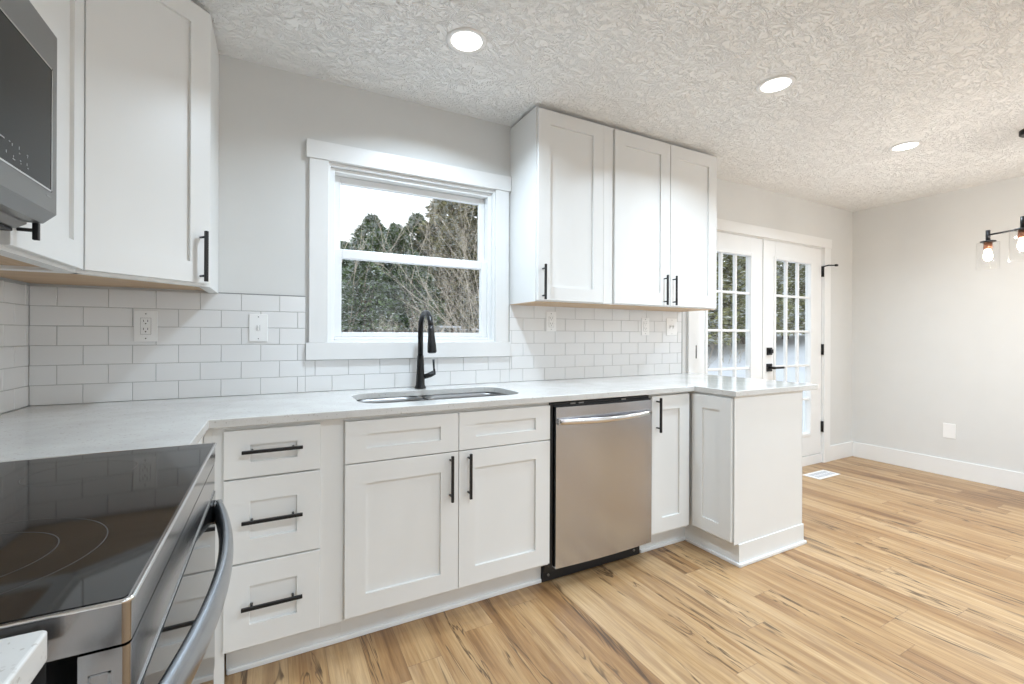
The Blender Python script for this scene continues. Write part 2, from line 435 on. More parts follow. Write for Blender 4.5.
cs.box(.970, 2.086, -.024, 0, 1.071, 1.1555, .0015)
struct(cs.build('trim_1', M['trim']))

# ---- french doors
def french_door(name, x0, x1, gx0, gx1):
    mb = MB(); y0, y1, z0, z1 = .004, .048, .092, 2.03
    gz0, gz1 = .30, 1.872; e = .002
    mb.box(x0, gx0, y0, y1, z0, z1, e); mb.box(gx1, x1, y0, y1, z0, z1, e); mb.box(gx0, gx1, y0, y1, gz1, z1); mb.box(gx0, gx1, y0, y1, z0, gz0)
    # raised glazing frame
    for (a, b, c, d) in ((gx0 - .028, gx0, gz0 - .028, gz1 + .028), (gx1, gx1 + .028, gz0 - .028, gz1 + .028), (gx0, gx1, gz1, gz1 + .028), (gx0, gx1, gz0 - .028, gz0)):
        mb.box(a, b, y0 - .008, y0 + .002, c, d, .003)
    for k in (1, 2):
        x = gx0 + (gx1 - gx0) * k / 3; mb.box(x - .0105, x + .0105, .008, .036, gz0, gz1, .004)
    for k in (1, 2, 3, 4):
        z = gz0 + (gz1 - gz0) * k / 5; mb.box(gx0, gx1, .009, .035, z - .010, z + .010, .004)
    d = struct(mb.build(name, M['trim']))
    MB().box(gx0, gx1, .024, .028, gz0, gz1).build('glazing', M['glass'], d)
    return d
d1 = french_door('door_1', 3.705, 4.545, 3.845, 4.375)
d2 = french_door('door_2', 4.552, 5.437, 4.722, 5.250)
MB().box(4.535, 4.562, -.006, .003, .095, 2.028, .002).build('astragal', M['trim'], d1)
def hinge(d, x, z, L=.1):
    mb = MB(); mb.tube([(x, -.008, z - L / 2), (x, -.008, z + L / 2)], .008, 12); mb.box(x - .012, x + .016, -.004, .0035, z - L / 2, z + L / 2); return mb.build('hinge', M['black'], d)
for z in (1.815, 1.075, .343): hinge(d2, 5.442, z)
for z in (1.815, 1.075, .343): hinge(d1, 3.700, z)
mb = MB(); mb.tube([(5.442, -.010, 1.862), (5.455, -.05, 1.870), (5.50, -.085, 1.868)], .006, 8); mb.box(5.49, 5.52, -.10, -.08, 1.858, 1.878, .003); mb.build('hinge_stop', M['black'], d2)
mb = MB(); mb.box(4.595, 4.660, -.010, .0035, 1.035, 1.10, .003); mb.box(4.610, 4.645, -.030, -.010, 1.05, 1.085, .003); mb.build('deadbolt', M['black'], d2)
mb = MB(); mb.box(4.593, 4.660, -.010, .0035, .893, .960, .003); mb.tube([(4.626, -.008, .926), (4.626, -.055, .926)], .012, 14); mb.box(4.612, 4.745, -.066, -.050, .918, .936, .004); mb.build('lever_handle', M['black'], d2)
cs = MB()
cs.box(3.612, 3.6895, -.018, 0, 0, 2.04, .0015); cs.box(5.4505, 5.555, -.018, 0, 0, 2.04, .0015)
cs.box(3.600, 5.567, -.020, 0, 2.0405, 2.128, .0015)
for (a, b) in ((3.6895, 3.697), (5.4435, 5.4505)): cs.box(a, b, -.0005, .10, 0, 2.033)
cs.box(3.697, 5.4435, -.0005, .10, 2.032, 2.0402)
cs.box(3.697, 5.4435, -.001, .13, 0, .086, .002)
struct(cs.build('trim_2', M['trim']))
# baseboards
def baseboard(name, pts_boxes):
    mb = MB()
    for b in pts_boxes: mb.box(*b, .002)
    return struct(mb.build(name, M['trim']))
baseboard('baseboard_back', [(5.556, XR, -.014, 0, 0, .145)])
baseboard('baseboard_right', [(XR - .014, XR, YN, -.0145, 0, .145)])
baseboard('baseboard_left', [(-.008, .006, YN, -2.80, 0, .145)])
baseboard('baseboard_front', [(.0145, .8, YN, YN + .014, 0, .145), (3.4, XR - .0145, YN, YN + .014, 0, .145)])

# ---- unseen windows behind and beside the viewer, added to let daylight in
def added_window(name, axis, c, u0, u1, z0, z1, nv, nh, side):
    mb = MB(); g = MB(); t = .045
    def bx(m, a, b, p, q, w0, w1):
        y0, y1 = sorted((c + side * w0, c + side * w1))
        if axis == 'y': m.box(a, b, y0, y1, p, q)
        else: m.box(y0, y1, a, b, p, q)
    bx(mb, u0, u0 + t, z0, z1, .05, .11); bx(mb, u1 - t, u1, z0, z1, .05, .11); bx(mb, u0 + t, u1 - t, z0, z0 + t, .05, .11); bx(mb, u0 + t, u1 - t, z1 - t, z1, .05, .11)
    for k in range(1, nv): u = u0 + (u1 - u0) * k / nv; bx(mb, u - t / 2, u + t / 2, z0 + t, z1 - t, .055, .105)
    for k in range(1, nh): z = z0 + (z1 - z0) * k / nh; bx(mb, u0 + t, u1 - t, z - t / 2, z + t / 2, .057, .103)
    k = .08
    for (a, b, p, q) in ((u0 - k, u0, z0 - (0 if z0 < .1 else k), z1 + k), (u1, u1 + k, z0 - (0 if z0 < .1 else k), z1 + k), (u0, u1, z1, z1 + k)) + (() if z0 < .1 else ((u0, u1, z0 - k, z0),)):
        bx(mb, a, b, p, q, -.018, 0)
    w = struct(mb.build(name, M['trim']))
    bx(g, u0 + t, u1 - t, z0 + t, z1 - t, .078, .082); g.build('pane', M['glass'], w)
added_window('added_window_2', 'y', YN, .9, 3.3, .02, 2.15, 2, 1, -1)
added_window('added_window_3', 'y', YN, 3.8, 5.6, .6, 2.15, 2, 2, -1)
added_window('added_window_4', 'x', XR, -4.2, -2.2, .7, 2.15, 2, 2, 1)

# ================================================================== backsplash tiles
def backsplash(name, label, regions, to3d, u_off):
    mb = MB(); P, R, G = .1556, .0775, .0011
    z_base = .9145
    for (u0, u1, z0, z1) in regions:
        a = to3d
        def quadbox(ua, ub, za, zb, d0, d1, bev, mi):
            bmv = []
            fr = [(ua, za), (ub, za), (ub, zb), (ua, zb)]
            r0 = [mb.bm.verts.new(a(u, z, d0)) for u, z in fr]
            r1 = [mb.bm.verts.new(a(u, z, d1 - bev)) for u, z in fr]
            fi = [(ua + bev, za + bev), (ub - bev, za + bev), (ub - bev, zb - bev), (ua + bev, zb - bev)]
            r2 = [mb.bm.verts.new(a(u, z, d1)) for u, z in fi]
            fs = []
            for p, q in ((r0, r1), (r1, r2)):
                for k in range(4): fs.append(mb.bm.faces.new((p[k], p[(k + 1) % 4], q[(k + 1) % 4], q[k])))
            fs.append(mb.bm.faces.new(r2)); fs.append(mb.bm.faces.new(list(reversed(r0))))
            for f in fs: f.material_index = mi
        quadbox(u0, u1, z0, z1, .0, .0048, .0002, 1)
        nrow = int((z1 - z_base) / R) + 2
        for r in range(nrow):
            za, zb = z_base + r * R + G, z_base + (r + 1) * R - G
            za, zb = max(za, z0 + G), min(zb, z1)
            if zb - za < .006: continue
            off = u_off + (P / 2 if r % 2 else 0)
            k0 = int((u0 - off) / P) - 2
            for k in range(k0, k0 + int((u1 - u0) / P) + 5):
                ua, ub = off + k * P + G, off + (k + 1) * P - G
                ua, ub = max(ua, u0 + G * .5), min(ub, u1 - G * .5)
                if ub - ua < .006: continue
                quadbox(ua, ub, za, zb, .001, .0072, .0012, 0)
    o = mb.build(name, [M['tile'], M['grout']])
    return tag(o, label, 'backsplash')
ZU = 1.378
bs = backsplash('tile_backsplash', 'glossy white subway tile backsplash on the back wall under the window, in running bond',
           [(.0002, .969, .9145, ZU), (.969, 2.087, .9145, 1.0705), (2.087, 3.55, .9145, ZU)], lambda u, z, d: (u, -d - .0002, z), .157)
bs2 = backsplash('tile_backsplash', 'glossy white subway tile backsplash on the left wall behind the black cooktop',
           [(-2.75, -.0005, .9145, ZU)], lambda u, z, d: (d - .0079, u, z), -.112)
# thin dark edge of the tiled area
mb = MB(); mb.box(3.5505, 3.556, -.0075, -.0002, .9145, ZU + .002)
mb.build('tile_edge', M['grey'], bs)
mb = MB(); mb.box(.614, .969, -.0078, -.0002, ZU + .0003, ZU + .004); mb.build('tile_edge', M['grey'], bs)

# ================================================================== countertops
def slab(name, outer, holes, z0, z1, label):
    cu = bpy.data.curves.new(name, 'CURVE'); cu.dimensions = '2D'; cu.fill_mode = 'BOTH'; cu.extrude = (z1 - z0) / 2 - .003; cu.bevel_depth = .003; cu.bevel_resolution = 2; cu.offset = -.003
    for pts in [outer] + holes:
        sp_ = cu.splines.new('POLY'); sp_.points.add(len(pts) - 1); sp_.use_cyclic_u = True
        for p, q in zip(sp_.points, pts): p.co = (q[0], q[1], 0, 1)
    tmp = bpy.data.objects.new('tmp', cu); COL.objects.link(tmp)
    dg = bpy.context.evaluated_depsgraph_get(); me = bpy.data.meshes.new_from_object(tmp.evaluated_get(dg))
    bpy.data.objects.remove(tmp); me.name = name
    me.transform(Matrix.Translation((0, 0, (z0 + z1) / 2)))
    me.materials.clear(); me.materials.append(M['quartz'])
    me.polygons.foreach_set('use_smooth', [False] * len(me.polygons))
    o = bpy.data.objects.new(name, me); COL.objects.link(o); tag(o, label, 'countertop'); return o
def rrect(x0, x1, y0, y1, r, n=8):
    pts = []
    for cx, cy, a0 in ((x1 - r, y1 - r, 0), (x0 + r, y1 - r, 90), (x0 + r, y0 + r, 180), (x1 - r, y0 + r, 270)):
        for k in range(n + 1):
            a = math.radians(a0 + 90 * k / n); pts.append((cx + r * math.cos(a), cy + r * math.sin(a)))
    return pts
SX0, SX1, SY0, SY1 = 1.150, 1.908, -.525, -.160
slab('quartz_countertop', [(.001, -.001), (3.608, -.001), (3.608, -.022), (3.668, -.022), (3.668, -.905), (2.928, -.905), (2.928, -.648), (.648, -.648), (.648, -1.038), (.001, -1.038)],
     [list(reversed(rrect(SX0, SX1, SY0, SY1, .10)))], .8845, .914, 'white speckled quartz countertop running from the corner past the sink to the peninsula')
slab('quartz_countertop', [(.001, -1.822), (.57, -1.822)] + [(.643 + .007 * math.sin(math.radians(a)), -1.829 + .007 * math.cos(math.radians(a))) for a in (0, 30, 60, 90)] + [(.65, -2.70), (.001, -2.70)],
     [], .8845, .914, 'white speckled quartz countertop end on the near side of the range')

# ================================================================== base cabinets
def carcass(par, w, d, x0=0.0, zk=.114, top=.884, stile=.035, rails=(), openface=False, left_to_floor=0, dead=None):
    """hollow box; local: face frame front at y=0, depth +y"""
    mb = MB(); t = .016
    mb.box(x0, x0 + t, .019, d, zk, top); mb.box(x0 + w - t, x0 + w, .019, d, zk, top)
    mb.box(x0 + t, x0 + w - t, .019, d - .012, zk, zk + t); mb.box(x0 + t, x0 + w - t, d - .012, d - .004, zk, top)
    b = mb.build('carcass', M['cab'], par)
    mb = MB()
    mb.box(x0, x0 + stile, 0, .019, zk - (zk if left_to_floor else 0), top); mb.box(x0 + w - stile, x0 + w, 0, .019, zk, top)
    mb.box(x0 + stile, x0 + w - stile, 0, .019, top - .03, top); mb.box(x0 + stile, x0 + w - stile, 0, .019, zk, zk + .03)
    for z in rails: mb.box(x0 + stile, x0 + w - stile, 0, .019, z - .02, z + .02)
    mb.build('face_frame', M['cab'], par)
def toe_kick(par, x0, x1, y=.065):
    MB().box(x0, x1, y, y + .014, 0, .1135).build('toe_kick', M['cab'], par)
YB = -.610
# drawer base
c = thing('drawer_cabinet', 'white three-drawer base cabinet with black bar pulls beside the range', 'cabinet', (.655, YB, 0))
carcass(c, .413, .585, rails=(.702, .419), stile=.035, left_to_floor=1)
toe_kick(c, .036, .413)
MB().box(-.0245, -.0003, -.001, .018, 0, .884).build('filler', M['cab'], c)
mb = MB(); mb.box(.334, .413, -.001, -.0001, .114, .884); mb.build('filler', M['cab'], c)
for (z0, z1) in ((.7055, .868), (.4155, .6995), (.124, .4095)):
    dr = shaker_mesh(MB(), .033, .332, z0, z1, .0765 if z1 < .8 else .052, fr=-.0005, railx=.0765).build('drawer_front', M['cab'], c)
    bar_pull(dr, .1795, (z0 + z1) / 2 + (.0 if z1 < .8 else .009), .187, False, -.0105)
# sink base
c = thing('sink_base_cabinet', 'wide white double-door base cabinet under the sink with two false drawer fronts', 'cabinet', (1.0685, YB, 0))
carcass(c, .9145, .585, rails=(.7045,))
mb = MB(); mb.box(.437, .477, .0005, .0185, .1445, .684); mb.build('center_stile', M['cab'], c)
toe_kick(c, 0, .9145)
for (a, b) in ((.0035, .4550), (.4575, .911)):
    shaker_mesh(MB(), a, b, .7085, .868, .052, fr=-.0005, railx=.078).build('false_drawer_front', M['cab'], c)
    dd = shaker_mesh(MB(), a, b, .128, .7045, .077, fr=-.0005).build('door', M['cab'], c)
    bar_pull(dd, (b - .037) if a < .1 else (a + .042), .602, .19, True, -.0195)
# narrow cabinet right of the dishwasher
c = thing('narrow_base_cabinet', 'narrow white single-door base cabinet between the dishwasher and the peninsula', 'cabinet', (2.620, YB, 0))
carcass(c, .30, .585)
dd = shaker_mesh(MB(), .005, .290, .130, .872, .077, fr=-.0005).build('door', M['cab'], c)
bar_pull(dd, .038, .772, .185, True, -.0195)
toe_kick(c, 0, .352)
# peninsula
c = thing('peninsula_cabinet', 'white peninsula end cabinet with shaker side panel and flat end panel', 'cabinet', (2.947, -.884, 0))
mb = MB(); mb.box(0, .588, .0, .86, .114, .884); mb.build('carcass', M['cab'], c)
mb = MB(); mb.box(.026, .588, .0, .86, 0, .1135); mb.build('toe_kick', M['cab'], c)
sd = MB(); shaker_mesh(sd, 0, .248, .128, .872, .070, fr=0)
bmesh.ops.transform(sd.bm, matrix=Matrix.Translation((-.0005, .253, 0)) @ Matrix.Rotation(-PI / 2, 4, 'Z'), verts=sd.bm.verts[:])
sd.build('side_panel', M['cab'], c)
MB().box(-.006, .592, -.0065, -.0005, .1145, .884, .001).build('end_panel', M['cab'], c)
mb = MB(); mb.box(.024, .592, -.0125, -.0005, 0, .1135, .001); mb.box(.5885, .600, -.0125, .83, 0, .1135, .001); mb.build('base_trim', M['cab'], c)
mb = MB(); mb.box(.5885, .5945, -.0065, .84, .1145, .884, .001); mb.build('back_panel', M['cab'], c)
# shoe moulding
def shoe(name, segs):
    mb = MB()
    for (x0, x1, y0, y1) in segs: mb.box(x0, x1, y0, y1, 0, .019, .004)
    return struct(mb.build(name, M['trim']))
shoe('trim_3', [(.693, 1.983, -.5555, -.5455)])
shoe('trim_4', [(2.620, 2.972, -.5555, -.5455), (2.961, 2.9725, -.9085, -.556), (2.9615, 3.559, -.9085, -.8968), (3.5475, 3.559, -.8965, -.06)])
# corner base cabinet on the left run (far side of range)
c = thing('corner_base_cabinet', 'white blind corner base cabinet between the range and the drawer cabinet', 'cabinet', (.61, -1.036, 0), PI / 2)
mb = MB(); mb.box(0, 1.02, .0, .60, .114, .884); mb.build('carcass', M['cab'], c)
mb = MB(); mb.box(0, .48, .065, .60, 0, .1135); mb.build('toe_kick', M['cab'], c)
mb = MB(); mb.box(.004, .4235, -.0195, -.0005, .0, .884, .0015); mb.build('filler', M['cab'], c)
# near base cabinet
c = thing('near_base_cabinet', 'white base cabinet under the countertop end on the near side of the range', 'cabinet', (.61, -2.69, 0), PI / 2)
mb = MB(); mb.box(0, .865, 0, .60, .114, .884); mb.build('carcass', M['cab'], c)
toe_kick(c, 0, .865)
for (a, b) in ((.004, .430), (.434, .861)):
    dr = shaker_mesh(MB(), a, b, .7085, .868, .052, fr=-.0005, railx=.078).build('drawer_front', M['cab'], c)
    bar_pull(dr, (a + b) / 2, .79, .187, False, -.0105)
    dd = shaker_mesh(MB(), a, b, .128, .7045, .077, fr=-.0005).build('door', M['cab'], c)
    bar_pull(dd, (b - .04) if a < .1 else (a + .04), .602, .19, True, -.0195)

# ================================================================== upper cabinets
ZT = 2.440
def upper(c, w, d, under=.022, flush=False):
    """local: face front y=0, box to +d; hollow underside with wood panel"""
    mb = MB(); t = .016
    zs = ZU + (.0036 if flush else 0); mb.box(0, t, .019, d, zs, ZT); mb.box(w - t, w, .019, d, zs, ZT); mb.box(t, w - t, .019, d, ZT - t, ZT); mb.box(t, w - t, d - .01, d, ZU, ZT - t)
    zf = ZU + .0036 if flush else ZU
    mb.box(0, w, 0, .0188, zf, ZT)
    if not flush: mb.box(.0162, w - .0162, .0189, .040, ZU, ZU + .03)
    mb.build('carcass', M['cab'], c)
    if flush: MB().box(.0, w, .0, d - .0102, ZU, ZU + .0034).build('underside_panel', M['ply'], c); return
    MB().box(t + .0002, w - t - .0002, .0402, d - .0102, ZU + under - .012, ZU + under).build('underside_panel', M['ply'], c)
YU = -.305
zd0, zd1 = ZU + .010, ZT - .012
c = thing('wall_cabinet', 'white single-door wall cabinet hung just right of the window', 'cabinet', (2.0885, YU, 0), group=None)
upper(c, .5205, .3035, flush=True)
dd = shaker_mesh(MB(), .006, .452, zd0, zd1, .076, fr=-.0005).build('door', M['cab'], c)
bar_pull(dd, .035, 1.485, .19, True, -.0195)
MB().box(.4535, .5185, -.018, -.0005, zd0 - .004, zd1, .0012).build('filler', M['cab'], c)
c = thing('wall_cabinet', 'white double-door wall cabinet nearest the french doors', 'cabinet', (2.6095, YU, 0))
upper(c, .931, .3035, flush=True)
for (a, b, h) in ((.016, .4725, .43), (.4775, .918, .5)):
    dd = shaker_mesh(MB(), a, b, zd0, zd1, .082 if a < .1 else .08, fr=-.0005).build('door', M['cab'], c)
    bar_pull(dd, (b - .052) if a < .1 else (a + .022), 1.487, .19, True, -.0195)
# diagonal corner cabinet
c = thing('corner_wall_cabinet', 'white diagonal corner wall cabinet with one tall door, left of the window', 'cabinet', (0, 0, 0))
poly = [(.001, -.001), (.612, -.001), (.612, -.305), (.305, -.588), (.001, -.588)]
mb = MB(); mb.prism(poly, ZU + .022, ZT)
# face frame skirt hanging below the bottom panel
def skirt(mb, pts, t, z0, z1):
    for (p, q) in pts:
        p, q = Vector(p), Vector(q); d = (q - p).normalized(); n = Vector((-d.y, d.x)) * t
        mb.prism([tuple(p), tuple(q), tuple(q + n), tuple(p + n)], z0, z1)
skirt(mb, [((.612, -.305), (.612, -.001)), ((.305, -.588), (.612, -.305)), ((.001, -.588), (.305, -.588))], .036, ZU, ZU + .0221)
mb.build('carcass', M['cab'], c)
mb = MB(); mb.prism([(.003, -.003), (.574, -.003), (.574, -.288), (.288, -.550), (.003, -.550)], ZU + .010, ZU + .0215); mb.build('underside_panel', M['ply'], c)
DLn = math.hypot(.307, .283)
mb = MB(); shaker_mesh(mb, .012, DLn - .012, zd0, zd1, .076, fr=-.0005)
R45 = Matrix.Translation((.305, -.588, 0)) @ Matrix.Rotation(math.atan2(.283, .307), 4, 'Z')
bmesh.ops.transform(mb.bm, matrix=R45, verts=mb.bm.verts[:])
dd = mb.build('door', M['cab'], c)
h = bar_pull(dd, DLn - .050, 1.487, .19, True, -.0195); h.data.transform(R45)
# left wall cabinet next to microwave
c = thing('wall_cabinet', 'white wall cabinet between the microwave and the corner cabinet', 'cabinet', (.305, -1.022, 0), PI / 2)
upper(c, .433, .303)
dd = shaker_mesh(MB(), .004, .428, zd0, zd1, .076, fr=-.0005).build('door', M['cab'], c)
bar_pull(dd, .030, 1.502, .19, True, -.0195)
# cabinet over the microwave
c = thing('over_range_cabinet', 'white two-door cabinet above the microwave', 'cabinet', (.305, -1.786, 0), PI / 2)
mb = MB(); mb.box(0, .762, 0, .303, 1.868, ZT); mb.build('carcass', M['cab'], c)
for (a, b) in ((.004, .379), (.383, .758)):
    dd = shaker_mesh(MB(), a, b, 1.878, zd1, .076, fr=-.0005).build('door', M['cab'], c)
    bar_pull(dd, (b - .035) if a < .1 else (a + .035), 1.99, .15, True, -.0195)

# ================================================================== dishwasher
c = thing('dishwasher', 'stainless steel dishwasher with a bowed bar handle, built in beside the sink cabinet', 'dishwasher', (2.0, -.60, 0))
mb = MB(); mb.box(-.012, .616, .004, .57, .099, .876); mb.build('tub', M['blackplastic'], c)
mb = MB(); mb.box(-.014, .002, -.02, .003, .099, .876, .002); mb.build('side_gasket', M['blackplastic'], c)
d_ = MB()   # door with a very slight vertical crown
N_ = 10
pts = [(.006, -.004), (.006, -.036)] + [(.006 + .606 * k / N_, -.040 - .011 * math.sin(PI * k / N_)) for k in range(N_ + 1)] + [(.612, -.036), (.612, -.004)]
d_.prism(pts, .100, .857, smooth=False)
dr = d_.build('door', M['steel'], c)
mb = MB(); mb.box(.004, .613, -.018, .003, .8575, .876, .002); mb.box(.004, .613, -.030, -.0185, .8575, .862); k_ = mb.build('control_strip', M['blackplastic'], c)
for x in (.10, .15, .42): MB().box(x, x + .03, -.022, -.018, .864, .872, .001).build('button', M['steeldark'], k_)
hb = MB(); n = 24; P0 = []
for k in range(n + 1):
    u = k / n; P0.append((.018 + .576 * u, -.052 - .034 * math.sin(PI * u), .790 - .003 * math.sin(PI * u)))
hb.tube(P0, .0135, 14, flat=(.62, 1.05))
hb.box(.012, .030, -.056, -.040, .775, .805, .003); hb.box(.582, .600, -.056, -.040, .775, .805, .003)
hb.build('handle', mat_steel('dw_handle_steel', (.66, .65, .64), .2, axis=0), dr)
mb = MB(); mb.box(-.014, .612, .046, .056, .0, .0985, .001); mb.box(-.010, .609, .034, .0458, .050, .0985, .002); kk = mb.build('kick_plate', M['blackplastic'], c)
for x in (.02, .57):
    MB().lathe([(.007, 0), (.007, .003), (.004, .004)], 12, Matrix.Translation((x, .046, .03)) @ Matrix.Rotation(PI / 2, 4, 'X')).build('screw', M['steeldark'], kk)

# ================================================================== sink and faucet
c = thing('double_sink', 'undermount stainless steel double bowl sink below the window', 'sink', (0, 0, 0))
def bowl(x0, x1, y0, y1, z1, dep, r, name):
    mb = MB(); rings = []
    for (ins, z, rr) in ((-.012, z1, r + .012), (0, z1, r), (.004, z1 - .02, r), (.010, z1 - dep + .03, r), (.030, z1 - dep, r * .8)):
        rings.append([mb.bm.verts.new((x, y, z)) for x, y in rrect(x0 + ins, x1 - ins, y0 + ins, y1 - ins, rr)])
    for a, b in zip(rings, rings[1:]):
        for k in range(len(a)):
            f = mb.bm.faces.new((a[k], a[(k + 1) % len(a)], b[(k + 1) % len(a)], b[k])); f.smooth = True
    mb.bm.faces.new(rings[-1])
    o = mb.build(name, M['sinksteel'], c)
    sm = o.modifiers.new('thickness', 'SOLIDIFY'); sm.thickness = .0012; sm.offset = -1
    dmb = MB(); cx, cy = (x0 + x1) / 2, (y0 + y1) / 2 + .03
    dmb.lathe([(.045, z1 - dep + .0008), (.045, z1 - dep + .0035), (.034, z1 - dep + .003), (.03, z1 - dep + .001)], 24, Matrix.Translation((cx, cy, 0)))
    dmb.build('drain', M['chrome'], o)
bowl(SX0 + .004, 1.474, SY0 + .006, SY1 - .004, .8838, .19, .075, 'left_bowl')
bowl(1.500, SX1 - .004, SY0 + .006, SY1 - .004, .8838, .20, .075, 'right_bowl')
MB().box(1.4745, 1.4995, SY0 - .003, SY1 + .003, .868, .8838, .004).build('divider', M['chrome'], c)

c = thing('kitchen_faucet', 'matte black gooseneck pull-down faucet standing behind the sink', 'faucet', (1.518, -.083, .914))
mb = MB(); mb.lathe([(.030, .0002), (.030, .004), (.0285, .008), (.0235, .018), (.0215, .06), (.019, .115), (.017, .165), (.0165, .172)], 28); mb.build('body', M['black'], c)
mb = MB(); pth = [(0, 0, .1725), (0, 0, .24), (0, 0, .30)]
R_ = .090
for k in range(1, 15):
    a = PI * k / 15 * 1.0; pth.append((0, -R_ + R_ * math.cos(a), .305 + R_ * 1.0 * math.sin(a)))
mb.tube(pth, .0138, 16)
mb.build('spout', M['black'], c)
mb = MB(); e0 = Vector(pth[-1]); dirn = Vector((0, -.16, -1)).normalized()
q = lambda s: e0 + dirn * s
mb.tube([q(-.004), q(.02), q(.05), q(.095), q(.125), q(.13)], [.0142, .0152, .0168, .021, .0225, .020], 20)
mb.tube([q(.1305), q(.132)], [.018, .017], 20)
mb.build('spray_head', M['black'], c)
mb = MB()
mb.tube([(.018, -.004, .060), (.050, -.008, .070), (.075, -.010, .082)], [.0125, .0145, .0135], 14)
mb.tube([(.074, -.010, .078), (.070, -.012, .105), (.0665, -.014, .152)], [.008, .005, .0062], 12)
mb.build('lever', M['black'], c)

# ================================================================== range
RX, Ry0, Ry1 = .706, -1.806, -1.044     # front x, near and far sides
c = thing('electric_range', 'stainless steel electric range with a black glass cooktop against the left wall', 'range', (0, 0, 0))
mb = MB(); mb.box(.012, .640, Ry0 + .006, Ry1 - .006, .02, .872); mb.build('body', M['blackplastic'], c)
for (x, y) in ((.06, Ry0 + .06), (.58, Ry0 + .06), (.06, Ry1 - .06), (.58, Ry1 - .06)): MB().lathe([(.018, 0), (.018, .0198)], 12, Matrix.Translation((x, y, 0))).build('foot', M['blackplastic'], c)
def rcorner(x0, x1, y0, y1, r, n=6):
    p = [(x0, y0)]
    for k in range(n + 1): a = -PI / 2 + PI / 2 * k / n; p.append((x1 - r + r * math.cos(a), y0 + r + r * math.sin(a)))
    for k in range(n + 1): a = PI / 2 * k / n; p.append((x1 - r + r * math.cos(a), y1 - r + r * math.sin(a)))
    p.append((x0, y1)); return p
mb = MB(); mb.prism(rcorner(.012, RX, Ry0, Ry1, .007), .8725, .9175); fr_ = mb.build('cooktop_frame', M['steelh'], c)
for f in fr_.data.polygons: f.use_smooth = False
mb = MB(); mb.prism(rcorner(.014, RX - .004, Ry0 + .005, Ry1 - .004, .006), .9176, .9184); gl = mb.build('glass_cooktop', M['blackglass'], c)
def ring(mb, cx, cy, r, w=.0007, n=72):
    a = [mb.bm.verts.new((cx + (r - w) * math.cos(2 * PI * k / n), cy + (r - w) * math.sin(2 * PI * k / n), .91855)) for k in range(n)]
    b = [mb.bm.verts.new((cx + (r + w) * math.cos(2 * PI * k / n), cy + (r + w) * math.sin(2 * PI * k / n), .91855)) for k in range(n)]
    for k in range(n): mb.bm.faces.new((a[k], b[k], b[(k + 1) % n], a[(k + 1) % n]))
mb = MB(); ring(mb, .500, -1.625, .138); ring(mb, .500, -1.625, .090)
ring(mb, .500, -1.215, .085); ring(mb, .20, -1.23, .100); ring(mb, .20, -1.61, .085); ring(mb, .33, -1.425, .06)
mb.build('burner_rings', M['ring'], gl)
# bright rim of the cooktop
mb = MB(); pr = rcorner(.014, RX + .0012, Ry0 - .0012, Ry1 + .001, .008); mb.tube([(x, y, .9168) for x, y in pr[0:]], .0022, 8); mb.build('cooktop_rim', M['chrome'], c)
# backguard against wall
mb = MB(); mb.prism([(.012, .9215), (.075, .9215), (.055, .955), (.012, .955)], Ry0 + .006, Ry1 - .006, Matrix(((1, 0, 0, 0), (0, 0, 1, 0), (0, 1, 0, 0), (0, 0, 0, 1)))); mb.build('rear_trim', M['steelh'], c)
# oven door
mb = MB(); mb.prism(rcorner(.664, RX - .001, Ry0 + .003, Ry1 - .003, .006), .222, .868); od = mb.build('oven_door', M['steelh'], c)
MB().box(RX - .0008, RX + .0006, Ry0 + .016, Ry1 - .016, .8015, .8035).build('door_trim', M['chrome'], od)
MB().box(RX - .0008, RX + .0016, Ry0 + .016, Ry1 - .016, .36, .8010, .0008).build('door_glass', M['blackglass'], od)
mb = MB(); ys = Ry0 + .0025
for (a, b, p, q_) in ((.672, .690, .300, .846),):
    for (x0, x1, z0, z1) in ((a, b, p, p + .002), (a, b, q_ - .0015, q_), (a, a + .0015, p, q_), (b - .0025, b, p, q_)): mb.box(x0, x1, ys - .0004, ys + .001, z0, z1)
mb.build('side_emboss', M['grey'], od)
mb = MB(); n = 30; P0 = []
hy0, hy1 = Ry0 + .028, Ry1 - .042
for k in range(n + 1):
    u = k / n; P0.append((RX + .010 + .040 * math.sin(PI * u) ** .85, hy0 + (hy1 - hy0) * u, .756))
mb.tube(P0, .0165, 20, flat=(.78, 1.75))
for y in (hy0, hy1): mb.box(RX - .0005, RX + .018, y - .016, y + .016, .730, .782, .004)
mb.build('handle', M['handle'], od)
mb = MB(); mb.prism(rcorner(.642, RX - .001, Ry0 + .003, Ry1 - .003, .006), .045, .215); dw = mb.build('storage_drawer', M['steelh'], c)

